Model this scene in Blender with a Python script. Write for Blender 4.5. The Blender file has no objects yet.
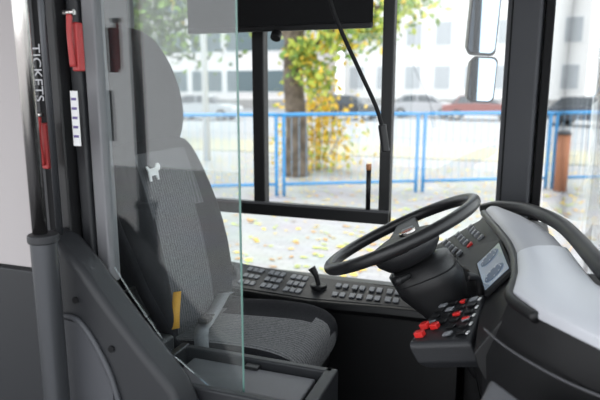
import bpy, bmesh, math, random
from mathutils import Vector, Matrix
random.seed(7)
C=bpy.context; D=bpy.data
# ------------------------------------------------------------------ helpers
def mat(name,col,rough=.5,metal=0.,noise=0.,nscale=40.,bump=0.,bscale=200.,spec=.5,col2=None,emis=None,es=0.,coat=0.):
    m=D.materials.new(name); m.use_nodes=True; nt=m.node_tree; b=nt.nodes['Principled BSDF']
    b.inputs['Base Color'].default_value=(*col,1); b.inputs['Roughness'].default_value=rough
    b.inputs['Metallic'].default_value=metal; b.inputs['Specular IOR Level'].default_value=spec
    b.inputs['Coat Weight'].default_value=coat
    tc=nt.nodes.new('ShaderNodeTexCoord')
    if noise or col2:
        n=nt.nodes.new('ShaderNodeTexNoise'); n.inputs['Scale'].default_value=nscale; n.inputs['Detail'].default_value=5
        nt.links.new(tc.outputs['Object'],n.inputs['Vector'])
        r=nt.nodes.new('ShaderNodeValToRGB'); c2=col2 or tuple(min(1,c*(1+noise)) for c in col)
        c1=col if col2 else tuple(c*(1-noise) for c in col)
        r.color_ramp.elements[0].position=.35; r.color_ramp.elements[1].position=.65
        r.color_ramp.elements[0].color=(*c1,1); r.color_ramp.elements[1].color=(*c2,1)
        nt.links.new(n.outputs['Fac'],r.inputs['Fac']); nt.links.new(r.outputs['Color'],b.inputs['Base Color'])
    if bump:
        n=nt.nodes.new('ShaderNodeTexNoise'); n.inputs['Scale'].default_value=bscale
        nt.links.new(tc.outputs['Object'],n.inputs['Vector'])
        bp=nt.nodes.new('ShaderNodeBump'); bp.inputs['Strength'].default_value=bump; bp.inputs['Distance'].default_value=.002
        nt.links.new(n.outputs['Fac'],bp.inputs['Height']); nt.links.new(bp.outputs['Normal'],b.inputs['Normal'])
    if emis:
        b.inputs['Emission Color'].default_value=(*emis,1); b.inputs['Emission Strength'].default_value=es
    return m
def glassmat(name,tint,refl=.07,rough=0.,haze=0.):
    m=D.materials.new(name); m.use_nodes=True; nt=m.node_tree; nt.nodes.clear()
    o=nt.nodes.new('ShaderNodeOutputMaterial'); t=nt.nodes.new('ShaderNodeBsdfTransparent'); g=nt.nodes.new('ShaderNodeBsdfGlossy')
    t.inputs['Color'].default_value=(*tint,1); g.inputs['Roughness'].default_value=rough
    lw=nt.nodes.new('ShaderNodeLayerWeight'); lw.inputs['Blend'].default_value=.2
    mp=nt.nodes.new('ShaderNodeMapRange'); mp.inputs['To Min'].default_value=refl; mp.inputs['To Max'].default_value=.6
    nt.links.new(lw.outputs['Fresnel'],mp.inputs['Value'])
    mx=nt.nodes.new('ShaderNodeMixShader'); nt.links.new(mp.outputs['Result'],mx.inputs['Fac'])
    nt.links.new(t.outputs[0],mx.inputs[1]); nt.links.new(g.outputs[0],mx.inputs[2])
    last=mx
    if haze:
        d=nt.nodes.new('ShaderNodeBsdfDiffuse'); d.inputs['Color'].default_value=(.8,.82,.85,1)
        m2=nt.nodes.new('ShaderNodeMixShader'); m2.inputs['Fac'].default_value=haze
        nt.links.new(mx.outputs[0],m2.inputs[1]); nt.links.new(d.outputs[0],m2.inputs[2]); last=m2
    nt.links.new(last.outputs[0],o.inputs['Surface']); return m
def grp(name):
    e=D.objects.new(name,None); e.empty_display_size=.1; C.collection.objects.link(e); return e
def add(name,me,mats,parent=None,smooth=False,bevel=0,sub=0,seg=2):
    o=D.objects.new(name,me); C.collection.objects.link(o)
    for m in (mats if isinstance(mats,(list,tuple)) else [mats]): me.materials.append(m)
    if smooth or bevel or sub:
        for p in me.polygons: p.use_smooth=True
    if bevel:
        b=o.modifiers.new('bev','BEVEL'); b.width=bevel; b.segments=seg; b.limit_method='ANGLE'; b.angle_limit=.5; b.harden_normals=True
    if sub:
        s=o.modifiers.new('sub','SUBSURF'); s.levels=sub; s.render_levels=sub
    if parent: o.parent=parent
    return o
def mesh(name,v,f):
    me=D.meshes.new(name); me.from_pydata([tuple(x) for x in v],[],f)
    bm=bmesh.new(); bm.from_mesh(me); bmesh.ops.recalc_face_normals(bm,faces=bm.faces); bm.to_mesh(me); bm.free(); return me
def box(name,x0,x1,y0,y1,z0,z1,m,parent=None,bevel=0.,M=None):
    v=[Vector((x,y,z)) for x in (x0,x1) for y in (y0,y1) for z in (z0,z1)]
    if M: v=[M@p for p in v]
    f=[(0,1,3,2),(4,6,7,5),(0,4,5,1),(2,3,7,6),(0,2,6,4),(1,5,7,3)]
    return add(name,mesh(name,v,f),m,parent,bevel=bevel)
def prism(name,poly,off,m,parent=None,bevel=0.):
    off=Vector(off); n=len(poly); v=[Vector(p) for p in poly]+[Vector(p)+off for p in poly]
    f=[tuple(range(n)),tuple(range(2*n-1,n-1,-1))]+[(i,(i+1)%n,n+(i+1)%n,n+i) for i in range(n)]
    return add(name,mesh(name,v,f),m,parent,bevel=bevel)
def loft(name,rings,m,parent=None,close=True,bevel=0.,sub=0,smooth=True):
    n=len(rings[0]); v=[p for r in rings for p in r]; f=[]
    for i in range(len(rings)-1):
        for j in range(n): f.append((i*n+j,i*n+(j+1)%n,(i+1)*n+(j+1)%n,(i+1)*n+j))
    if close: f.append(tuple(range(n))); f.append(tuple((len(rings)-1)*n+j for j in range(n-1,-1,-1)))
    return add(name,mesh(name,v,f),m,parent,smooth=smooth,bevel=bevel,sub=sub)
def cyl(name,p0,p1,r,m,parent=None,r2=None,n=24,bevel=0.):
    p0,p1=Vector(p0),Vector(p1); d=(p1-p0).normalized(); a=d.orthogonal().normalized(); b=d.cross(a); r2=r if r2 is None else r2
    rings=[[p+(a*math.cos(t)+b*math.sin(t))*rr for t in [2*math.pi*k/n for k in range(n)]] for p,rr in ((p0,r),(p1,r2))]
    o=loft(name,rings,m,parent,bevel=bevel)
    if not bevel:
        for p in o.data.polygons[-2:]: p.use_smooth=False
    return o
def tube(name,pts,r,m,parent=None,cyc=False,n=12,smoothn=8):
    P=[Vector(p) for p in pts]; rs=r if isinstance(r,list) else [r]*len(P); out=[];ro=[]
    N=len(P); rng=range(N if cyc else N-1)
    for i in rng:
        g=lambda k:P[k%N] if cyc else P[max(0,min(N-1,k))]
        a,b,c,d=g(i-1),g(i),g(i+1),g(i+2)
        for s in range(smoothn):
            t=s/smoothn
            out.append(.5*((2*b)+(c-a)*t+(2*a-5*b+4*c-d)*t*t+(3*b-a-3*c+d)*t**3)); ro.append(rs[i]*(1-t)+rs[(i+1)%N]*t)
    if not cyc: out.append(P[-1]); ro.append(rs[-1])
    rings=[]; up=None; K=len(out)
    for i,p in enumerate(out):
        t=((out[(i+1)%K] if cyc or i<K-1 else p)-(out[i-1] if cyc or i>0 else p)).normalized()
        if up is None: up=t.orthogonal().normalized()
        up=(up-t*up.dot(t)).normalized(); q=t.cross(up)
        rings.append([p+(up*math.cos(2*math.pi*k/n)+q*math.sin(2*math.pi*k/n))*ro[i] for k in range(n)])
    if cyc: rings.append(rings[0])
    return loft(name,rings,m,parent,close=not cyc)
def quadstrip(name,left,right,th,m,parent=None):
    n=len(left); v=list(left)+list(right); f=[(i,i+1,n+i+1,n+i) for i in range(n-1)]
    o=add(name,mesh(name,v,f),m,parent,smooth=True); s=o.modifiers.new('s','SOLIDIFY'); s.thickness=th; return o
# ------------------------------------------------------------------ materials
BLK=mat('black_plastic',(.010,.010,.011),.42,bump=.3,bscale=500,spec=.4)
BLK2=mat('soft_black',(.004,.004,.005),.7,spec=.3)
DGR=mat('dark_grey_plastic',(.022,.023,.026),.45,bump=.3,bscale=400,spec=.4)
MGR=mat('mid_grey_plastic',(.10,.10,.108),.5,bump=.2,bscale=400)
LGR=mat('light_grey_plastic',(.43,.43,.46),.45,bump=.3,bscale=400)
WGR=mat('pale_dash_plastic',(.62,.63,.67),.4,bump=.3,bscale=400)
PILL=mat('pillar_grey',(.060,.062,.070),.55,bump=.2,bscale=300)
BEIGE=mat('beige_panel',(.42,.39,.39),.6,bump=.1)
STEEL=mat('brushed_steel',(.55,.52,.50),.22,metal=1.,noise=.06,nscale=8)
SLEEVE=mat('grey_sleeve',(.07,.073,.08),.35,metal=.6)
RED=mat('red_plastic',(.62,.02,.018),.35)
HRED=mat('hammer_red',(.40,.03,.03),.4)
WHT=mat('white_print',(.8,.8,.8),.5)
KEY=mat('key_grey',(.24,.25,.27),.5)
GLASS=glassmat('window_glass',(.97,.985,.98),.03)
PGLASS=glassmat('partition_glass',(.92,.95,.95),.05,haze=.004)
GEDGE=mat('glass_edge_green',(.13,.24,.21),.2,spec=.6)
MIRR=mat('mirror_glass',(.42,.56,.70),.05,metal=1.)
FABD=mat('seat_fabric_dark',(.016,.016,.019),.95,noise=.25,nscale=300,bump=.6,bscale=600,spec=.2)
BELT=mat('belt_grey',(.20,.205,.22),.6,noise=.1,nscale=200)
YEL=mat('yellow_strap',(.75,.38,.04),.6)
def fabric(name,lo,hi,sc):
    m=D.materials.new(name); m.use_nodes=True; nt=m.node_tree; b=nt.nodes['Principled BSDF']; b.inputs['Roughness'].default_value=.95
    b.inputs['Specular IOR Level'].default_value=.15
    tc=nt.nodes.new('ShaderNodeTexCoord')
    w=nt.nodes.new('ShaderNodeTexWave'); w.inputs['Scale'].default_value=sc; w.bands_direction='Y'; w.inputs['Distortion'].default_value=.8
    w.inputs['Detail Scale'].default_value=4
    n=nt.nodes.new('ShaderNodeTexNoise'); n.inputs['Scale'].default_value=240
    ad=nt.nodes.new('ShaderNodeMath'); ad.operation='MULTIPLY_ADD'; ad.inputs[1].default_value=.25
    nt.links.new(tc.outputs['Object'],w.inputs['Vector']); nt.links.new(tc.outputs['Object'],n.inputs['Vector'])
    nt.links.new(w.outputs['Fac'],ad.inputs[0]); nt.links.new(n.outputs['Fac'],ad.inputs[2])
    r=nt.nodes.new('ShaderNodeValToRGB'); r.color_ramp.elements[0].position=.35; r.color_ramp.elements[1].position=.85
    r.color_ramp.elements[0].color=(*lo,1); r.color_ramp.elements[1].color=(*hi,1)
    nt.links.new(ad.outputs[0],r.inputs['Fac']); nt.links.new(r.outputs['Color'],b.inputs['Base Color'])
    bp=nt.nodes.new('ShaderNodeBump'); bp.inputs['Strength'].default_value=.5; bp.inputs['Distance'].default_value=.002
    nt.links.new(ad.outputs[0],bp.inputs['Height']); nt.links.new(bp.outputs['Normal'],b.inputs['Normal']); return m
FABG=fabric('seat_fabric_grey',(.035,.035,.038),(.15,.15,.16),24)
FABG2=fabric('cushion_fabric_grey',(.06,.06,.063),(.25,.25,.255),24)
# ================================================================== BUS SHELL
YW=2.38
box('floor',-4.5,.11,-.15,2.37,.28,.35,mat('floor_vinyl',(.06,.06,.065),.6,noise=.3,nscale=90))
cf=grp('cab_platform'); box('platform',-1.80,.105,1.345,2.33,.351,.75,BLK2,cf)
box('ceiling',-4.5,.45,-.15,2.45,2.73,2.78,mat('ceiling_grey',(.18,.18,.19),.6))
w=grp('wall_left')
box('lower_skin',-4.5,.3,YW,YW+.06,.35,1.15,DGR,w)
box('upper_skin',-4.5,.3,YW,YW+.06,2.52,2.72,DGR,w)
box('rear_post',-1.95,-1.72,YW,YW+.05,1.15,2.6,DGR,w)
wr=grp('wall_rear'); box('cab_back_panel',-1.86,-1.82,1.35,2.36,.35,1.5,BLK,wr)
win=grp('window_1')
for i,(x0,x1) in enumerate([(-1.075,-1.02),(-.508,-.462)]):
    box('mullion_%d'%i,x0,x1,YW-.035,YW+.02,1.44,2.55,BLK,win,.006)
box('sill_bar',-1.8,-.462,YW-.045,YW+.02,1.435,1.49,BLK,win,.008)
box('sill_bar_inner_track',-1.8,-.462,YW-.05,YW-.04,1.487,1.497,MGR,win)
box('top_rail',-1.8,-.05,YW-.04,YW+.02,2.48,2.55,BLK,win)
box('bottom_frame',-1.8,-.05,YW-.03,YW+.02,1.13,1.17,BLK,win)
box('glass',-1.8,-.05,YW+.003,YW+.007,1.15,2.5,GLASS,win)
cyl('latch_stick',(-.545,YW-.06,1.50),(-.545,YW-.06,1.665),.010,BLK,win)
cyl('latch_tip',(-.545,YW-.06,1.665),(-.545,YW-.06,1.69),.011,mat('orange_tip',(.5,.22,.1),.5),win)
ap=grp('trim_1')
prism('pillar_face',[(-.047,2.30,1.1),(.068,2.26,1.1),(.078,2.30,1.1),(.078,2.37,1.1),(-.047,2.37,1.1)],(0,0,1.6),PILL,ap,.012)
prism('pillar_seal',[(.080,2.27,1.1),(.108,2.27,1.1),(.115,2.37,1.1),(.080,2.37,1.1)],(0,0,1.6),BLK2,ap,.004)
tube('pillar_groove',[(-.030,2.293,1.15),(-.030,2.293,2.68)],.003,BLK2,ap)
sb=grp('sun_blind')
box('blind_sheet',-1.345,-.535,2.285,2.293,2.24,2.55,BLK2,sb)
box('blind_bottom_bar',-1.345,-.535,2.28,2.30,2.222,2.245,BLK,sb,.005)
cyl('blind_roller',(-1.36,2.30,2.56),(-.50,2.30,2.56),.035,BLK,sb)
cyl('knob',(-.925,2.27,2.215),(-.925,2.25,2.19),.022,BLK,sb,bevel=.004)
wsx=[(.13,2.36),(.27,2.1),(.39,1.75),(.44,1.3),(.46,.7),(.46,.0)]
quadstrip('windscreen_glass',[Vector((x,y,1.24)) for x,y in wsx],[Vector((x-.03,y,2.72)) for x,y in wsx],.004,GLASS,grp('windscreen'))
box('wall_front',.12,.5,-.1,2.35,.35,1.09,BLK2)
# ================================================================== SEAT
seat=grp('driver_seat'); SY=1.655
def ss(a,b,t): t=max(0,min(1,(t-a)/(b-a))); return t*t*(3-2*t)
def sgp(c,p): return math.copysign(abs(c)**p,c)
def facemat(o,fn):
    for p in o.data.polygons: p.material_index=fn(p)
n=40
def backring(z,w,t,cx,bol,dy=0):
    r=[]
    for k in range(n):
        a=2*math.pi*k/n; yy=sgp(math.cos(a),.55)*w/2; xx=sgp(math.sin(a),.6)*t/2; u=abs(yy)/(w/2)
        if xx>0: xx+=bol*ss(.5,.85,u)*(1-.6*ss(.88,1.,u))
        r.append(Vector((cx+xx,SY+dy+yy,z)))
    return r
prof=[(1.06,.36,.07,-1.02,.0),(1.09,.42,.11,-1.02,.01),(1.16,.47,.13,-1.03,.03),(1.30,.49,.13,-1.045,.06),(1.45,.495,.125,-1.07,.07),(1.60,.485,.12,-1.10,.06),(1.72,.47,.115,-1.13,.04),(1.80,.45,.11,-1.15,.02),(1.835,.41,.10,-1.16,.005)]
back=loft('backrest',[backring(z,w_,t,cx,b,-.01) for z,w_,t,cx,b in prof],[FABD,FABG],seat,sub=1)
facemat(back,lambda p: 1 if (abs(p.center.y-SY+.01)<.14 and p.center.z<1.79 and p.normal.x>.2) else 0)
hp=[(1.79,.39,.07,-1.165,0),(1.81,.44,.10,-1.17,.0),(1.88,.465,.115,-1.175,.02),(1.98,.465,.115,-1.19,.025),(2.08,.43,.105,-1.21,.02),(2.15,.37,.09,-1.225,.005),(2.185,.29,.06,-1.235,0),(2.195,.2,.03,-1.24,0)]
loft('headrest',[backring(*h,-.012) for h in hp],FABD,seat,sub=1)
box('seat_back_shell',-1.20,-1.15,SY-.20,SY+.20,1.1,1.75,BLK,seat,.02,M=Matrix.Translation((-1.15,0,1.1))@Matrix.Rotation(-.13,4,'Y')@Matrix.Translation((1.13,0,-1.1)))
def cushring(x,w,t,cz,bol):
    r=[]
    for k in range(n):
        a=2*math.pi*k/n; yy=sgp(math.cos(a),.5)*w/2; zz=sgp(math.sin(a),.55)*t/2; u=abs(yy)/(w/2)
        if zz>0: zz+=bol*ss(.5,.8,u)*(1-.7*ss(.85,1.,u))
        r.append(Vector((x,SY+yy,cz+zz+.018)))
    return r
cp=[(-1.02,.40,.08,1.13,0),(-1.0,.44,.12,1.13,.01),(-.94,.46,.13,1.13,.03),(-.80,.47,.135,1.135,.035),(-.66,.475,.135,1.145,.03),(-.585,.47,.13,1.145,.02),(-.545,.45,.11,1.14,.01),(-.525,.40,.07,1.13,0)]
cu=loft('cushion',[cushring(*c) for c in cp],[FABD,FABG2],seat,sub=1)
facemat(cu,lambda p: 1 if (p.center.y-SY<.11 and p.center.y-SY>-.19 and (p.normal.z>.2 or p.center.x>-.56)) else 0)
box('seat_pan',-1.0,-.56,SY-.2,SY+.2,1.03,1.095,BLK,seat,.01)
loft('suspension_bellows',[[Vector((-.78+sx*(.18+.02*(i%2)),SY+sy*(.17+.02*(i%2)),.77+.03*i)) for sx,sy in ((-1,-1),(1,-1),(1,1),(-1,1))] for i in range(10)],BLK2,seat,smooth=False)
box('seat_foot',-.98,-.56,SY-.2,SY+.2,.75,.78,BLK,seat,.005)
lg=[(.005,0),(.014,0),(.018,.018),(.045,.018),(.05,0),(.059,0),(.060,.030),(.072,.034),(.078,.046),(.070,.058),(.056,.056),(.048,.044),(.015,.042),(.0,.054),(-.006,.050),(.003,.036)]
prism('logo',[(-1.052-(z)*.15,SY-.135+y*.9,1.71+z*.9) for y,z in lg],(.004,0,0),WHT,seat)
cyl('recline_hub',(-1.03,SY-.245,1.36),(-1.03,SY-.295,1.36),.052,BLK,seat,bevel=.012)
box('side_skirt',-.98,-.56,SY-.255,SY-.225,1.03,1.12,BLK,seat,.012)
belt=grp('seat_belt')
def ribbon(name,pts,wv,m,par,th=.002):
    wv=Vector(wv); quadstrip(name,[Vector(p)-wv for p in pts],[Vector(p)+wv for p in pts],th,m,par)
ribbon('strap',[(-1.19,1.37,2.05),(-1.14,1.365,1.85),(-1.06,1.36,1.6),(-.98,1.36,1.42),(-.90,1.37,1.27),(-.84,1.39,1.2)],(.016,0,.012),FABD,belt)
ribbon('lap_strap',[(-.955,1.84,1.255),(-.945,1.79,1.265),(-.93,1.70,1.246),(-.90,1.58,1.244),(-.87,1.50,1.263),(-.84,1.44,1.27),(-.825,1.415,1.23)],(.022,.004,0),BELT,belt)
box('buckle',-.035,.035,-.018,.018,-.009,.009,BLK,belt,.006,M=Matrix.Translation((-.885,1.545,1.27))@Matrix.Rotation(math.radians(108),4,'Z')@Matrix.Rotation(.25,4,'Y'))
box('buckle_tongue',-.02,.02,-.015,.015,-.003,.003,STEEL,belt,.002,M=Matrix.Translation((-.90,1.60,1.258))@Matrix.Rotation(math.radians(108),4,'Z')@Matrix.Rotation(.1,4,'Y'))
ribbon('pull_strap',[(-.955,1.50,1.37),(-.945,1.47,1.31),(-.935,1.45,1.27)],(.009,.009,0),YEL,belt)
# ================================================================== STEERING WHEEL
sw=grp('steering_wheel'); WC=Vector((-.290,1.65,1.58)); th=math.radians(28)
nrm=Vector((-math.sin(th),0,math.cos(th))); fx=Vector((math.cos(th),0,math.sin(th))); fy=Vector((0,1,0))
def wp(a,b,c): return WC+fx*a+fy*b+nrm*c
WB=mat('wheel_leather',(.013,.013,.014),.36,bump=.3,bscale=300)
HUBM=mat('hub_plastic',(.015,.015,.017),.5,bump=.3,bscale=400)
tube('rim',[wp(.228*math.cos(t),.228*math.sin(t),0) for t in [2*math.pi*k/24 for k in range(24)]],.0175,WB,sw,cyc=True,n=16,smoothn=4)
hub=[]
for rr,h in ((.085,-.085),(.11,-.06),(.118,-.035),(.105,-.018),(.07,-.010),(.01,-.008)):
    hub.append([wp(-.01+rr*.95*math.cos(t)*(1 if math.cos(t)>0 else .85),rr*1.05*math.sin(t),h) for t in [2*math.pi*k/32 for k in range(32)]])
loft('hub_pad',hub,HUBM,sw)
for i,s in enumerate((1,-1)):
    P=lambda a,b,c:wp(a,b*s,c)
    r=[]
    for b,wd,c in ((.07,.060,-.032),(.12,.052,-.026),(.17,.040,-.016),(.222,.032,-.003)):
        r.append([P(-.02+wd,b,c+.009),P(-.02-wd,b,c+.009),P(-.02-wd,b,c-.012),P(-.02+wd,b,c-.012)])
    loft('spoke_%d'%i,r,HUBM,sw,bevel=.005)
    box_v=[P(-.01+a,b,c) for a in (-.02,.02) for b in (.125,.155) for c in (-.022,-.012)]
    f=[(0,1,3,2),(4,6,7,5),(0,4,5,1),(2,3,7,6),(0,2,6,4),(1,5,7,3)]
    add('wheel_buttons_%d'%i,mesh('wb',box_v,f),KEY,sw,bevel=.003)
cyl('emblem',wp(.02,0,-.010),wp(.02,0,.0),.026,STEEL,sw,bevel=.002)
cyl('emblem_centre',wp(.02,0,0),wp(.02,0,.0015),.016,mat('emblem_dark',(.3,.06,.05),.4),sw)
col=grp('steering_column')
def colring(c,a0,a,b):
    return [wp(a0+sgp(math.cos(t),.7)*a,sgp(math.sin(t),.7)*b,c) for t in [2*math.pi*k/24 for k in range(24)]]
loft('column_shroud',[colring(-.09,-.0,.06,.06),colring(-.10,.01,.09,.095),colring(-.17,.02,.095,.09),colring(-.24,.03,.07,.07),colring(-.40,.06,.06,.06),colring(-.70,.10,.05,.055)],BLK,col)
for s,l in ((1,.18),(-1,.15)):
    tube('stalk_%d'%s,[wp(.0,.06*s,-.11),wp(-.01,.12*s,-.10),wp(-.02,(.02+l)*s,-.09)],[.008,.009,.012],BLK,col)
tube('shroud_seam',[wp(.02+sgp(math.cos(t),.7)*.0945,sgp(math.sin(t),.7)*.092,-.135) for t in [2*math.pi*k/24 for k in range(24)]],.002,BLK2,col,cyc=True,smoothn=2,n=6)
# ================================================================== DASHBOARD
dash=grp('dashboard')
inner=[(-.075,2.12),(-.05,2.0),(-.015,1.85),(.015,1.70),(.030,1.56),(.032,1.40),(.022,1.26),(.07,1.16),(.165,1.05),(.30,.97)]
outer=[(-.02,2.16),(.05,2.06),(.105,1.93),(.14,1.80),(.165,1.64),(.185,1.46),(.20,1.36),(.23,1.28),(.30,1.2),(.38,1.1)]
ztop=1.572
def topstrip(name,i0,i1,m,dz):
    L=inner[i0:i1];R_=outer[i0:i1]; rings=[]
    S=[0,.06,.18,.35,.65,.9,1.]; H=[0,.008,.014,.018,.016,.008,-.01]
    for (a,b),(c,d) in zip(L,R_):
        pts=[Vector((a+(c-a)*s,b+(d-b)*s,ztop+dz+hz)) for s,hz in zip(S,H)]
        pts+= [Vector((c,d,ztop+dz-.05)),Vector((a,b,ztop+dz-.022))]
        rings.append(pts)
    return loft(name,rings,m,dash,bevel=.004)
topstrip('top_panel_far',0,5,LGR,-.004)
topstrip('top_panel_near',4,10,WGR,.006)
tube('hood_lip',[(x-.004,y,ztop-.012) for x,y in inner[:8]],.012,BLK,dash)
tube('windscreen_cowl',[(-.09,2.20,1.555),(-.03,2.18,1.575),(.06,2.09,1.59),(.12,1.95,1.597),(.155,1.82,1.6),(.18,1.66,1.6),(.20,1.48,1.6),(.225,1.36,1.59),(.28,1.22,1.58),(.40,1.08,1.57)],.022,BLK,dash)
st=[]
for (x,y),bx,bz in zip(inner[:7],[-.25,-.20,-.105,-.065,-.05,-.05,-.05],[1.42,1.42,1.43,1.43,1.44,1.44,1.42]):
    T=Vector((x,y,ztop-.01)); B=Vector((bx,y,bz)); mid=T.lerp(B,.15)+Vector((.010,0,-.006)); mid2=T.lerp(B,.9)
    st.append([T,mid,mid2,B,Vector((bx+.01,y,bz-.03)),Vector((bx+.09,y,bz-.16)),Vector((.11,y,1.12)),Vector((.13,y,ztop-.03))])
loft('binnacle_body',st,BLK,dash,bevel=.004,smooth=True)
cheek=[(.018,1.27,1.56),(.07,1.165,1.56),(.165,1.055,1.56),(.30,.975,1.56),(.40,.95,1.56)]
low=[(-.03,1.30,1.18),(.02,1.22,1.12),(.13,1.13,1.1),(.28,1.05,1.1),(.40,1.0,1.1)]
midc=[(-.03,1.27,1.42),(.03,1.17,1.42),(.14,1.06,1.42),(.29,.985,1.42),(.4,.955,1.42)]
rings=[[Vector(p) for p in row]+[Vector((.42,1.5,row[0][2])),Vector((.06,1.5,row[0][2]))] for row in (cheek,midc,low)]
loft('cheek_panel',rings,BLK,dash,bevel=.006)
tube('cheek_seam',[(p[0]-.002,p[1]-.004,p[2]+.06) for p in midc],.0025,MGR,dash)
def face_pt(y,s):
    for i in range(len(st)-1):
        if st[i][0].y>=y>=st[i+1][0].y:
            t=(st[i][0].y-y)/(st[i][0].y-st[i+1][0].y)
            a=st[i][1].lerp(st[i+1][1],t); b=st[i][2].lerp(st[i+1][2],t); return a.lerp(b,s)
SCR=mat('screen_glass',(.07,.09,.12),.10,emis=(.40,.50,.62),es=.3,spec=.8)
q=[face_pt(1.80,-.06),face_pt(1.50,-.06),face_pt(1.50,.85),face_pt(1.80,.85)]
nn=(q[1]-q[0]).cross(q[3]-q[0]).normalized(); 
if nn.x>0: nn=-nn
prism('screen_bezel',[p+nn*.004 for p in q],nn*.01,BLK2,dash,.003)
cq=sum(q,Vector())/4
prism('screen',[cq+(p-cq)*.84+nn*.015 for p in q],nn*.002,SCR,dash)
GAU=mat('gauge',(.02,.03,.05),.3,emis=(.1,.2,.4),es=.2)
for k in range(2):
    c=cq+(q[1]-q[0])*(.24 if k else -.24)
    cyl('gauge_%d'%k,c+nn*.018,c+nn*.019,.034,GAU,dash)
    for j in range(8):
        a_=j*.7; e1=(q[1]-q[0]).normalized(); e2=nn.cross(e1)
        p_=c+nn*.0195+(e1*math.cos(a_)+e2*math.sin(a_))*.027; cyl('tick_%d_%d'%(k,j),p_,p_+nn*.001,.002,WHT,dash,n=6)
Mf=nn.to_track_quat('Z','Y').to_matrix().to_4x4()
for r_ in range(3):
    for c_ in range(5):
        p=face_pt(2.09-.035*c_,.25+.3*r_)
        box('dash_key_%d_%d'%(r_,c_),-.011,.011,-.011,.011,-.002,.007,RED if (r_,c_)==(1,4) else KEY,dash,.002,M=Matrix.Translation(p+nn*.002)@Mf)
prism('knee_panel',[(-.02,1.36,1.2),(.10,1.36,1.2),(.10,2.3,1.2),(-.10,2.3,1.2),(-.10,1.9,1.2)],(0,0,-.45),BLK2,dash)
lp=grp('dash_side_shelf')
prism('shelf_top',[(-.01,1.10,1.455),(.05,1.0,1.465),(.20,.915,1.475),(.42,.87,1.475),(.42,.70,1.455),(.05,.76,1.435),(-.03,1.0,1.445)],(0,0,-.04),MGR,lp,.012)
prism('shelf_body',[(.02,1.07,1.41),(.06,.99,1.41),(.20,.91,1.41),(.42,.86,1.41),(.42,.75,1.41),(.08,.80,1.41),(.0,1.0,1.41)],(0,0,-1.05),DGR,lp,.01)
# ---- switch panel
sp=grp('switch_panel')
A,B_,C_,D_=Vector((-.160,1.57,1.405)),Vector((-.040,1.53,1.465)),Vector((-.062,1.33,1.415)),Vector((-.205,1.335,1.385))
ex=(B_-A); ey=(D_-A)
sn=(ex).cross(ey).normalized(); sn=sn if sn.z>0 else -sn
cen=(A+B_+C_+D_)/4; r0=[A,B_,C_,D_]
loft('panel_body',[[cen+(p-cen)*.96+sn*.004 for p in r0],[cen+(p-cen)*1.03-sn*.006 for p in r0],[cen+(p-cen)*1.0-sn*.05 for p in r0],[cen+(p-cen)*.85-sn*.075 for p in r0]],DGR,sp,bevel=.008)
def pp(u,v): return (A.lerp(B_,u)).lerp(D_.lerp(C_,u),v)
xa=ex.normalized(); ya=sn.cross(xa)
Mo=Matrix((xa,ya,sn)).transposed().to_4x4()
def keyb(name,u,v,sx,sy,h,m): box(name,-sx,sx,-sy,sy,0,h,m,sp,.003,M=Matrix.Translation(pp(u,v)+sn*.003)@Mo)
for i in range(4):
    for j in range(6):
        if i<2 and j>3: continue
        keyb('key_%d_%d'%(i,j),.16+.22*i,.1+.15*j,.012,.010,.006,BLK if (i*2+j)%3 else KEY)
keyb('red_key_1',.12,.66,.011,.010,.016,RED); keyb('red_key_2',.14,.86,.012,.010,.016,RED); keyb('red_key_3',.31,.68,.011,.010,.014,RED)
keyb('red_key_4',.60,.12,.008,.006,.009,RED); keyb('red_key_5',.60,.42,.011,.007,.009,RED); keyb('red_key_7',.82,.56,.010,.006,.009,RED)
for j in range(5): keyb('legend_%d'%j,.93,.12+.18*j,.004,.008,.004,WHT)
tube('panel_arm',[cen-sn*.06,cen-sn*.12+Vector((.03,.04,0)),Vector((.0,1.5,1.2))],.035,BLK,sp)
tube('gear_stalk',[pp(.9,.0)+Vector((0,.05,-.03)),pp(.9,.0)+Vector((-.01,.04,.03)),pp(.75,.0)+Vector((-.02,.02,.05))],[.01,.009,.013],BLK,sp)
# ================================================================== SIDE CONSOLE
sc=grp('side_console')
xs=[-1.75,-1.25,-1.0,-.7,-.4,-.13]
yb=[2.30,2.28,2.24,2.16,2.08,2.05]; yf=[2.16,2.10,2.06,2.01,1.98,1.97]; zo=[-.045,-.043,-.046,-.034,-.010,0]
rg=[]
for x,b,fy_,z in zip(xs,yb,yf,zo):
    rg.append([Vector((x,b,1.275+z)),Vector((x,fy_,1.225+z)),Vector((x,fy_-.006,1.20+z)),Vector((x,fy_+.02,1.18+z)),Vector((x,fy_+.02,.76)),Vector((x,2.32,.76)),Vector((x,2.32,1.15)),Vector((x,b+.02,1.16))])
loft('console_body',rg,BLK,sc,bevel=.006,smooth=True)
rg2=[]
for x,b,fy_,z in list(zip(xs,yb,yf,zo))[1:]:
    rg2.append([Vector((x,b-.01,1.277+z)),Vector((x,fy_+.01,1.232+z)),Vector((x,fy_+.012,1.22+z)),Vector((x,b-.01,1.265+z))])
loft('console_fascia',rg2,DGR,sc,bevel=.002)
def cpt(x,s):
    for i in range(len(xs)-1):
        if xs[i]<=x<=xs[i+1]:
            t=(x-xs[i])/(xs[i+1]-xs[i]); b=yb[i]+(yb[i+1]-yb[i])*t; f_=yf[i]+(yf[i+1]-yf[i])*t; z=zo[i]+(zo[i+1]-zo[i])*t
            return Vector((x,f_+.01+(b-.02-f_)*s,1.232+z+.045*s))
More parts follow.
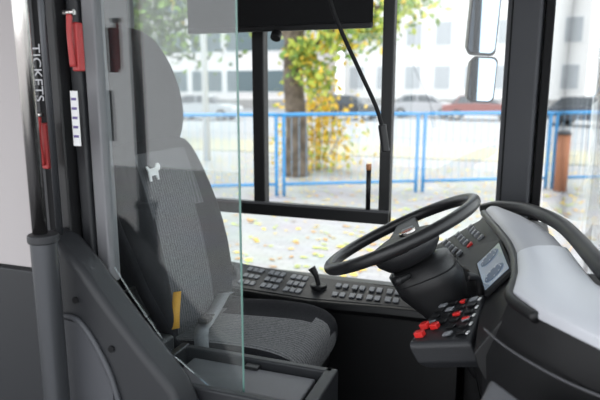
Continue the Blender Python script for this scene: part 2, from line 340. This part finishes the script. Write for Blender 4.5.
def ckey(name,x,s,sx,sy,m=KEY):
    p=cpt(x,s); a=(cpt(x,1)-cpt(x,0)).normalized(); b=(cpt(x+.01,s)-cpt(x-.01,s)).normalized(); c=b.cross(a).normalized(); a=c.cross(b)
    box(name,-sx,sx,-sy,sy,0,.006,m,sc,.002,M=Matrix.Translation(p)@Matrix((b,a,c)).transposed().to_4x4())
k=0
for gx in (-1.03,-.92,-.81):
    for i in range(3):
        for j in range(3):
            ckey('console_key_%d'%k,gx+i*.028,.22+.29*j,.011,.0135); k+=1
for gx in (-.60,-.53,-.46,-.39):
    for i in range(2):
        for j in range(2):
            ckey('console_key_%d'%k,gx+i*.03,.28+.42*j,.011,.011); k+=1
cyl('joystick_base',cpt(-.68,.5),cpt(-.68,.5)+Vector((0,0,.015)),.032,BLK,sc,bevel=.004)
tube('joystick',[cpt(-.68,.5)+Vector((0,0,.01)),cpt(-.68,.5)+Vector((-.01,0,.05)),cpt(-.69,.5)+Vector((-.02,0,.08))],[.009,.011,.017],BLK,sc)
cyl('handbrake_knob',cpt(-1.10,.5),cpt(-1.10,.5)+Vector((0,-.02,.03)),.022,BLK,sc,bevel=.004)
# ================================================================== MICROPHONE
mic=grp('gooseneck_microphone')
tube('gooseneck',[(-.66,1.85,2.60),(-.60,1.82,2.42),(-.556,1.8,2.26),(-.52,1.8,2.17),(-.46,1.8,2.05),(-.405,1.8,1.94),(-.383,1.8,1.875)],.0065,BLK2,mic)
cyl('capsule',(-.384,1.8,1.885),(-.370,1.8,1.80),.013,BLK,mic,bevel=.004)
cyl('mount',(-.66,1.85,2.60),(-.67,1.85,2.72),.02,BLK,mic)
# ================================================================== CAB DOOR / PARTITION
door=grp('cab_door')
gl=[(-.99,2.62),(-.585,2.62),(-.585,1.24),(-.66,1.24),(-.78,1.32),(-.90,1.47),(-.99,1.60)]
prism('glass_pane',[(x,1.197,z) for x,z in gl],(0,.006,0),PGLASS,door)
tube('glass_edge',[(-.585,1.2,2.62),(-.585,1.2,2.0),(-.585,1.2,1.5),(-.585,1.2,1.25)],.0028,GEDGE,door)
box('door_stile',-.985,-.948,1.18,1.225,1.50,2.66,mat('stile_grey',(.17,.17,.18),.4),door,.006)
box('door_stile_dark',-1.022,-.988,1.17,1.24,1.4,2.66,DGR,door,.008)
box('door_profile_1',-1.06,-1.027,1.14,1.22,1.1,2.66,BLK,door,.006)
box('door_profile_2',-1.115,-1.07,1.16,1.26,1.1,2.66,BLK2,door,.006)
box('door_profile_3',-1.155,-1.125,1.19,1.30,1.1,2.66,DGR,door,.006)
for i,x in enumerate((-1.065,-1.12)): tube('seal_%d'%i,[(x,1.15,1.2),(x,1.15,2.6)],.006,PILL,door)
cyl('door_rod',(-1.025,1.10,1.62),(-1.025,1.10,2.66),.008,SLEEVE,door)
pan=[(-1.06,1.66),(-1.0,1.64),(-.93,1.57),(-.85,1.475),(-.77,1.385),(-.70,1.31),(-.66,1.22),(-.64,.9),(-.64,.4),(-1.06,.4)]
prism('door_panel',[(x,1.06,z) for x,z in pan],(0,.09,0),DGR,door,.02)
tube('door_panel_ridge',[(-1.0,1.055,1.455),(-.95,1.055,1.45),(-.90,1.055,1.39),(-.855,1.055,1.29),(-.84,1.055,1.15),(-.84,1.055,.6)],.007,PILL,door)
prism('door_recess',[(x,1.052,z) for x,z in [(-1.0,1.45),(-.95,1.445),(-.90,1.385),(-.86,1.29),(-.845,.7),(-1.0,.7)]],(0,.006,0),PILL,door)
for s,(x,z) in enumerate([(-.955,1.50),(-.86,1.39)]): cyl('screw_%d'%s,(x,1.055,z),(x,1.061,z),.008,BLK2,door)
tr=grp('door_tray')
box('tray_floor',-.84,-.40,1.17,1.36,1.17,1.19,MGR,tr,.004)
box('tray_back',-.84,-.40,1.345,1.37,1.17,1.272,DGR,tr,.006)
box('tray_front',-.84,-.40,1.155,1.18,1.17,1.272,DGR,tr,.006)
box('tray_left',-.86,-.835,1.155,1.37,1.17,1.275,DGR,tr,.006)
box('tray_right',-.425,-.39,1.155,1.37,1.17,1.272,DGR,tr,.006)
box('tray_lid',-.80,-.44,1.20,1.33,1.235,1.255,MGR,tr,.006)
box('tray_latch',-.64,-.60,1.315,1.34,1.25,1.262,BLK,tr,.003)
box('tray_support',-.63,-.42,1.18,1.34,.36,1.17,BLK,tr,.01)
ch=grp('cup_holder')
box('holder_block',-.97,-.865,1.18,1.34,1.2,1.31,DGR,ch,.012)
rr=[]
for r_,z in ((.036,1.31),(.036,1.322),(.030,1.322),(.028,1.27)):
    rr.append([Vector((-.915+r_*math.cos(t),1.265+r_*math.sin(t),z)) for t in [2*math.pi*k/28 for k in range(28)]])
loft('holder_ring',rr,MGR,ch)
cyl('holder_well',(-.915,1.265,1.311),(-.915,1.265,1.314),.028,BLK2,ch)
gp=grp('grab_pole'); PX=-.988
cyl('tube',(PX,1.0,1.66),(PX,1.0,2.72),.0165,STEEL,gp)
cyl('sleeve',(PX+.008,1.0,.35),(PX+.008,1.0,1.665),.029,SLEEVE,gp,bevel=.004)
cyl('collar',(PX+.008,1.0,1.655),(PX+.008,1.0,1.675),.034,DGR,gp,bevel=.004)
pw=grp('wall_partition')
box('beige_panel',-2.6,-1.25,1.29,1.33,1.47,2.72,BEIGE,pw,.006)
box('dark_skirt',-2.6,-1.25,1.28,1.33,.35,1.465,DGR,pw,.006)
box('dark_jamb',-1.247,-1.165,1.25,1.33,.35,2.72,BLK,pw,.01)
for i,(hx,hy,hz) in enumerate([(-.962,1.135,2.115),(-1.052,1.11,1.885)]):
    h=grp('emergency_hammer')
    box('bracket',hx-.010,hx+.010,hy-.012,hy+.012,hz-.08,hz+.03,HRED,h,.004)
    tube('handle',[(hx,hy-.02,hz-.07),(hx,hy-.024,hz),(hx,hy-.02,hz+.045)],[.007,.006,.007],HRED,h)
    cyl('head',(hx-.014,hy-.02,hz+.05),(hx+.014,hy-.02,hz+.05),.006,STEEL,h)
stk=grp('door_sticker')
box('paper',-.992,-.972,1.133,1.136,1.86,1.99,WHT,stk)
INK=mat('ink',(.15,.12,.3),.6)
for k in range(5): box('line_%d'%k,-.989,-.975,1.1315,1.133,1.88+.022*k,1.886+.022*k,INK,stk)
t=D.curves.new('lettering','FONT'); t.body='TICKETS'; t.size=.036; t.extrude=.0005
to=D.objects.new('frame_lettering',t); C.collection.objects.link(to); to.location=(-1.093,1.13,2.10); to.rotation_euler=(math.radians(90),math.radians(90),0); t.materials.append(mat('faded_print',(.45,.45,.47),.6))
# ================================================================== EXTERIOR MIRROR
mi=grp('exterior_mirror')
def rrect(w,h,r,y,nx=6):
    o=[]
    for sx,sz,a0 in ((1,1,0),(-1,1,90),(-1,-1,180),(1,-1,270)):
        for k in range(nx+1):
            a=math.radians(a0+90*k/nx); o.append(Vector((sx*(w/2-r)+r*math.cos(a),y,sz*(h/2-r)+r*math.sin(a))))
    return o
def mplate(name,cz,w,h,m1,yo,d,ang=3):
    Mm=Matrix.Translation((-.143,2.75,cz))@Matrix.Rotation(math.radians(20),4,'Z')@Matrix.Rotation(math.radians(ang),4,'Y')
    R1=[Mm@p for p in rrect(w,h,.025,yo)]; R2=[Mm@p for p in rrect(w*.85,h*.92,.025,yo+d)]
    loft(name,[R1,R2],m1,mi,smooth=False)
mplate('housing_main',2.405,.128,.545,BLK,0,.07,3); mplate('glass_main',2.405,.116,.52,MIRR,-.004,.003,3)
mplate('housing_lower',2.03,.120,.20,BLK,0,.07,3); mplate('glass_lower',2.03,.108,.185,MIRR,-.004,.003,3)
tube('arm',[(-.12,2.82,2.62),(.0,2.8,2.78),(.1,2.6,2.82)],.018,BLK,mi)
# ================================================================== OUTSIDE
def ground_mat():
    m=D.materials.new('pavement'); m.use_nodes=True; nt=m.node_tree; b=nt.nodes['Principled BSDF']; b.inputs['Roughness'].default_value=.8
    tc=nt.nodes.new('ShaderNodeTexCoord'); br=nt.nodes.new('ShaderNodeTexBrick'); br.inputs['Scale'].default_value=2.2
    br.inputs['Color1'].default_value=(.42,.41,.405,1); br.inputs['Color2'].default_value=(.37,.36,.355,1); br.inputs['Mortar'].default_value=(.28,.27,.26,1); br.inputs['Mortar Size'].default_value=.012
    n=nt.nodes.new('ShaderNodeTexNoise'); n.inputs['Scale'].default_value=1.3; n.inputs['Detail'].default_value=8
    mx=nt.nodes.new('ShaderNodeMixRGB'); mx.blend_type='MULTIPLY'; mx.inputs['Fac'].default_value=.25
    nt.links.new(tc.outputs['Object'],br.inputs['Vector']); nt.links.new(tc.outputs['Object'],n.inputs['Vector'])
    nt.links.new(br.outputs['Color'],mx.inputs[1]); nt.links.new(n.outputs['Color'],mx.inputs[2]); nt.links.new(mx.outputs[0],b.inputs['Base Color']); return m
box('ground',-120,80,-10,160,-.05,0,ground_mat())
rd=grp('road'); box('asphalt',-100,70,23,50,.0,.012,mat('asphalt',(.33,.33,.335),.85,noise=.1,nscale=2),rd)
lawn=grp('leafy_verge'); box('turf',-40,30,16.5,20,0,.03,mat('verge',(.34,.33,.27),.9,col2=(.48,.42,.27),nscale=1.5),lawn)
def scatter(name,fn,N,size,m,flat=False):
    v=[];f=[]
    for i in range(N):
        p=fn(); s=size*random.uniform(.6,1.3)
        if flat: a=random.uniform(0,6.28); u=Vector((math.cos(a),math.sin(a),random.uniform(-.1,.1)))*s; w_=Vector((-math.sin(a),math.cos(a),random.uniform(-.1,.2)))*s*.7
        else:
            u=Vector([random.gauss(0,1) for _ in range(3)]).normalized(); w_=u.orthogonal().normalized(); w_.rotate(Matrix.Rotation(random.uniform(0,6.28),3,u)); u=u*s; w_=w_*s*.7
        k=len(v); v+=[p-u,p+w_*.8,p+u,p-w_*.8]; f.append((k,k+1,k+2,k+3))
    me=D.meshes.new(name); me.from_pydata(v,[],f)
    for mm in m: me.materials.append(mm)
    for p in me.polygons: p.material_index=random.randrange(len(m))
    o=D.objects.new(name,me); C.collection.objects.link(o); return o
LY=mat('leaf_yellow',(.82,.56,.06),.6); LO=mat('leaf_orange',(.55,.27,.04),.6); LG=mat('leaf_green',(.17,.28,.05),.6); LYG=mat('leaf_yellowgreen',(.50,.56,.09),.6); DG=mat('leaf_dark',(.05,.085,.03),.7)
def gl_(): 
    return Vector((random.uniform(-8,3),random.uniform(3.2,15),.012)) if random.random()<.8 else Vector((random.uniform(-14,6),random.uniform(9,15),.02))
scatter('fallen_leaves',gl_,3000,.050,[LY,LY,LO,LYG],True)
BLUE=mat('fence_blue',(.05,.28,.58),.5)
WIRE=mat('fence_wire',(.28,.46,.64),.5)
fn=grp('fence'); fd=Vector((.88,.475,0)).normalized(); f0=Vector((-4.0,9.92,0))
for i in range(-4,6):
    a=f0+fd*(2.69*i)+fd*.07; b=f0+fd*(2.69*(i+1))-fd*.07
    up=Vector((0,0,1)); zt=1.50; zb=.22
    pts=[a+up*0,a+up*(zt-.12),a+up*(zt-.03)+fd*.03,a+up*zt+fd*.12,b+up*zt-fd*.12,b+up*(zt-.03)-fd*.03,b+up*(zt-.12),b]
    tube('frame_%d'%i,pts,.034,BLUE,fn,n=8,smoothn=3)
    cyl('rail_%d'%i,a+up*zb,b+up*zb,.028,BLUE,fn,n=8)
    v=[];f=[]
    for k in range(1,18):
        p=a.lerp(b,k/18); w_=fd*.004; kk=len(v); v+=[p-w_+up*zb,p+w_+up*zb,p+w_+up*zt,p-w_+up*zt]; f.append((kk,kk+1,kk+2,kk+3))
    o=add('wires_%d'%i,mesh('wr',v,f),WIRE,fn); s=o.modifiers.new('s','SOLIDIFY'); s.thickness=.008
BARK=mat('bark',(.13,.10,.075),.9,noise=.4,nscale=6,bump=.8,bscale=15)
tree=grp('tree')
tx=Vector((-4.62,12.4,0))
tube('trunk',[tx,tx+Vector((.03,0,1)),tx+Vector((-.05,0,2.2)),tx+Vector((.0,0,3.2)),tx+Vector((.35,0,4.6)),tx+Vector((.5,0,6.5))],[.30,.24,.22,.21,.17,.08],BARK,tree,n=14)
tube('branch_1',[tx+Vector((0,0,2.3)),tx+Vector((.5,-.1,2.9)),tx+Vector((1.3,-.2,3.3)),tx+Vector((2.4,0,3.9))],[.12,.09,.06,.03],BARK,tree,n=10)
tube('branch_2',[tx+Vector((0,0,2.9)),tx+Vector((-.7,.1,3.6)),tx+Vector((-1.8,.2,4.2))],[.12,.08,.03],BARK,tree,n=10)
cl=[(1.0,-.2,3.0,.6),(1.7,0,3.2,.6),(.3,-.3,2.7,.35),(2.3,.2,3.7,.7),(-1.2,.2,4.0,.8),(-.2,0,4.2,.9),(1.2,0,4.4,1.),(-2.6,.3,4.4,.8),(.6,-.3,2.2,.4)]
def tl():
    c=random.choice(cl); return tx+Vector((c[0]+random.gauss(0,c[3]*.5),c[1]+random.gauss(0,c[3]*.5),c[2]+random.gauss(0,c[3]*.38)))
o=scatter('tree_foliage',tl,2800,.09,[LY,LYG,LG,LG,LYG]); o.name='foliage'; o.parent=tree
bush=grp('shrub')
def bl():
    return Vector((-4.7,13.6,0))+Vector((random.gauss(.15,.5),random.gauss(0,.25),abs(random.gauss(.95,.6))))
o=scatter('shrub_leaves',bl,1100,.085,[LY,LY,LYG,LY]); o.parent=bush
for k in range(5): tube('stem_%d'%k,[(-4.6+.05*k,13.6,0),(-4.8+.2*k,13.6,.7),(-5.0+.32*k,13.6,1.4)],[.02,.015,.006],BARK,bush,n=6)
t2=grp('tree'); b2=Vector((-15,21.5,0))
tube('trunk',[b2,b2+Vector((0,0,3)),b2+Vector((.3,0,7))],[.3,.25,.12],BARK,t2,n=10)
def tl2():
    return b2+Vector((random.gauss(.3,1.7),random.gauss(0,1.0),5.0+random.gauss(0,1.2)))
o=scatter('f2',tl2,2600,.16,[DG,LG,DG]); o.name='foliage'; o.parent=t2
TYRE=mat('tyre',(.02,.02,.02),.8); CG=mat('car_glass',(.03,.04,.05),.1,spec=.8)
def car(loc,ang,colr,sc_=1.):
    g=grp('car'); M=Matrix.Translation((loc[0],loc[1],.014))@Matrix.Rotation(math.radians(ang),4,'Z')@Matrix.Scale(sc_,4); P_=mat('car_paint',colr,.3,coat=.6)
    body=[(-2.15,.35),(-2.2,.7),(-2.1,.92),(-1.3,1.0),(-.2,1.02),(1.2,.98),(2.0,.85),(2.15,.6),(2.1,.35)]
    def ring(y,ins,pr): return [M@Vector((x*(1-ins),y,z-(ins*.3))) for x,z in pr]
    loft('body',[ring(-.86,.03,body),ring(-.80,0,body),ring(.80,0,body),ring(.86,.03,body)],P_,g,bevel=.03)
    cab=[(-1.75,.98),(-1.3,1.40),(-.9,1.48),(.1,1.47),(.45,1.38),(1.15,.98)]
    loft('glasshouse',[[M@Vector((x,y*(1-.18*(z-.98)/.5),z)) for x,z in cab] for y in (-.76,.76)],CG,g,bevel=.03)
    rf=[(-1.32,1.40),(-.9,1.49),(.1,1.48),(.47,1.38),(.1,1.44),(-.9,1.45)]
    loft('roof',[[M@Vector((x,y,z)) for x,z in rf] for y in (-.63,.63)],P_,g,smooth=False)
    for px_ in (-.35,-1.45,.5):
        for s in (-1,1):
            tube('pillar',[M@Vector((px_,s*.775,.98)),M@Vector((px_*.8-.05,s*.64,1.46))],.035,P_,g,n=6)
    for x in (-1.35,1.35):
        for s in (-1,1):
            cyl('wheel',M@Vector((x,s*.70,.33)),M@Vector((x,s*.89,.33)),.33,TYRE,g); cyl('rim',M@Vector((x,s*.88,.33)),M@Vector((x,s*.90,.33)),.2,STEEL,g)
    for s in (-1,1):
        box('headlamp',2.02,2.14,s*.62-.15,s*.62+.15,.62,.78,WHT,g,.02,M=M); box('tail_lamp',-2.2,-2.1,s*.65-.12,s*.65+.12,.68,.88,HRED,g,.02,M=M)
car((-17.8,32,0),5,(.48,.49,.51)); car((-23.0,35,0),5,(.08,.09,.11)); car((-9.6,35,0),0,(.04,.045,.055)); car((-5.6,39,0),0,(.42,.42,.44)); car((-1.9,37,0),0,(.25,.06,.05))
car((3.6,33,0),-25,(.05,.06,.08)); car((6.2,41,0),-10,(.5,.5,.5),1.); car((-13.6,45,0),0,(.25,.26,.3))
PLI=mat('plinth',(.35,.34,.33),.8)
def building(name,x0,x1,y,h,wallm,winm,nx,nz,ww,wh,z0):
    g=grp(name); box('mass',x0,x1,y,y+12,0,h,wallm,g)
    box('plinth',x0,x1,y-.15,y,0,.8,PLI,g); box('cornice',x0-.2,x1+.2,y-.3,y,h-.4,h,wallm,g)
    dx=(x1-x0)/nx; dz=(h-z0)/nz
    for i in range(nx):
        for j in range(nz):
            cx=x0+dx*(i+.5); cz=z0+dz*(j+.45)
            box('frame_%d_%d'%(i,j),cx-ww/2-.12,cx+ww/2+.12,y-.08,y,cz-wh/2-.12,cz+wh/2+.12,WHT,g)
            box('pane_%d_%d'%(i,j),cx-ww/2,cx+ww/2,y-.1,y-.07,cz-wh/2,cz+wh/2,winm,g)
building('building',-46,-19,52,16,mat('plaster_pink',(.72,.68,.67),.8),mat('pane1',(.10,.14,.155),.3,spec=.5),7,4,3.3,2.0,.8)
building('building',-17,6,60,22,mat('plaster_white',(.76,.75,.74),.8),mat('pane2',(.42,.44,.46),.4),8,5,1.5,2.2,1.)
building('building',8,34,58,20,mat('plaster_beige',(.70,.62,.54),.8),mat('pane3',(.36,.37,.39),.3),9,5,1.4,2.1,1.)
bo=grp('orange_post'); cyl('post',(.93,12.3,0),(.93,12.3,1.10),.12,mat('rust_orange',(.50,.20,.10),.6),bo); cyl('cap',(.93,12.3,1.10),(.93,12.3,1.18),.14,MGR,bo,r2=.09)  # short brown-orange street post with a grey cap
lpst=grp('street_lamp'); cyl('pole',(-7.9,14.2,0),(-7.9,14.2,6.5),.10,mat('galv',(.6,.6,.6),.5),lpst,r2=.06); tube('arm',[(-7.9,14.2,6.4),(-7.7,14,6.9),(-6.8,13.6,7.1)],.04,STEEL,lpst); box('lantern',-6.9,-6.3,13.45,13.65,7.02,7.14,MGR,lpst,.03)
# ================================================================== LIGHT
wd=D.worlds.new('w'); C.scene.world=wd; wd.use_nodes=True; nt=wd.node_tree; bg=nt.nodes['Background']
tc=nt.nodes.new('ShaderNodeTexCoord'); sx=nt.nodes.new('ShaderNodeSeparateXYZ'); cr=nt.nodes.new('ShaderNodeValToRGB')
nt.links.new(tc.outputs['Generated'],sx.inputs[0]); nt.links.new(sx.outputs['Z'],cr.inputs['Fac']); nt.links.new(cr.outputs['Color'],bg.inputs['Color'])
cr.color_ramp.elements[0].color=(.96,.975,1,1); cr.color_ramp.elements[1].color=(.86,.93,1,1)
bg.inputs['Strength'].default_value=2.7
s=D.lights.new('sun','SUN'); s.energy=2.2; s.angle=math.radians(12); s.color=(1,.95,.88)
so=D.objects.new('sun',s); C.collection.objects.link(so); so.rotation_euler=Vector((.35,-.55,-1)).to_track_quat('-Z','Y').to_euler()
C.scene.view_settings.view_transform='Standard'
# ================================================================== CAMERA
cd=D.cameras.new('cam'); cam=D.objects.new('camera',cd); C.collection.objects.link(cam)
cam.location=(0,0,2.0); cam.rotation_euler=(math.radians(79),0,math.radians(20)); cd.lens=35; cd.sensor_width=36
cd.dof.use_dof=True; cd.dof.focus_distance=1.72; cd.dof.aperture_fstop=2.8; cd.clip_end=400; cd.clip_start=.02
C.scene.camera=cam
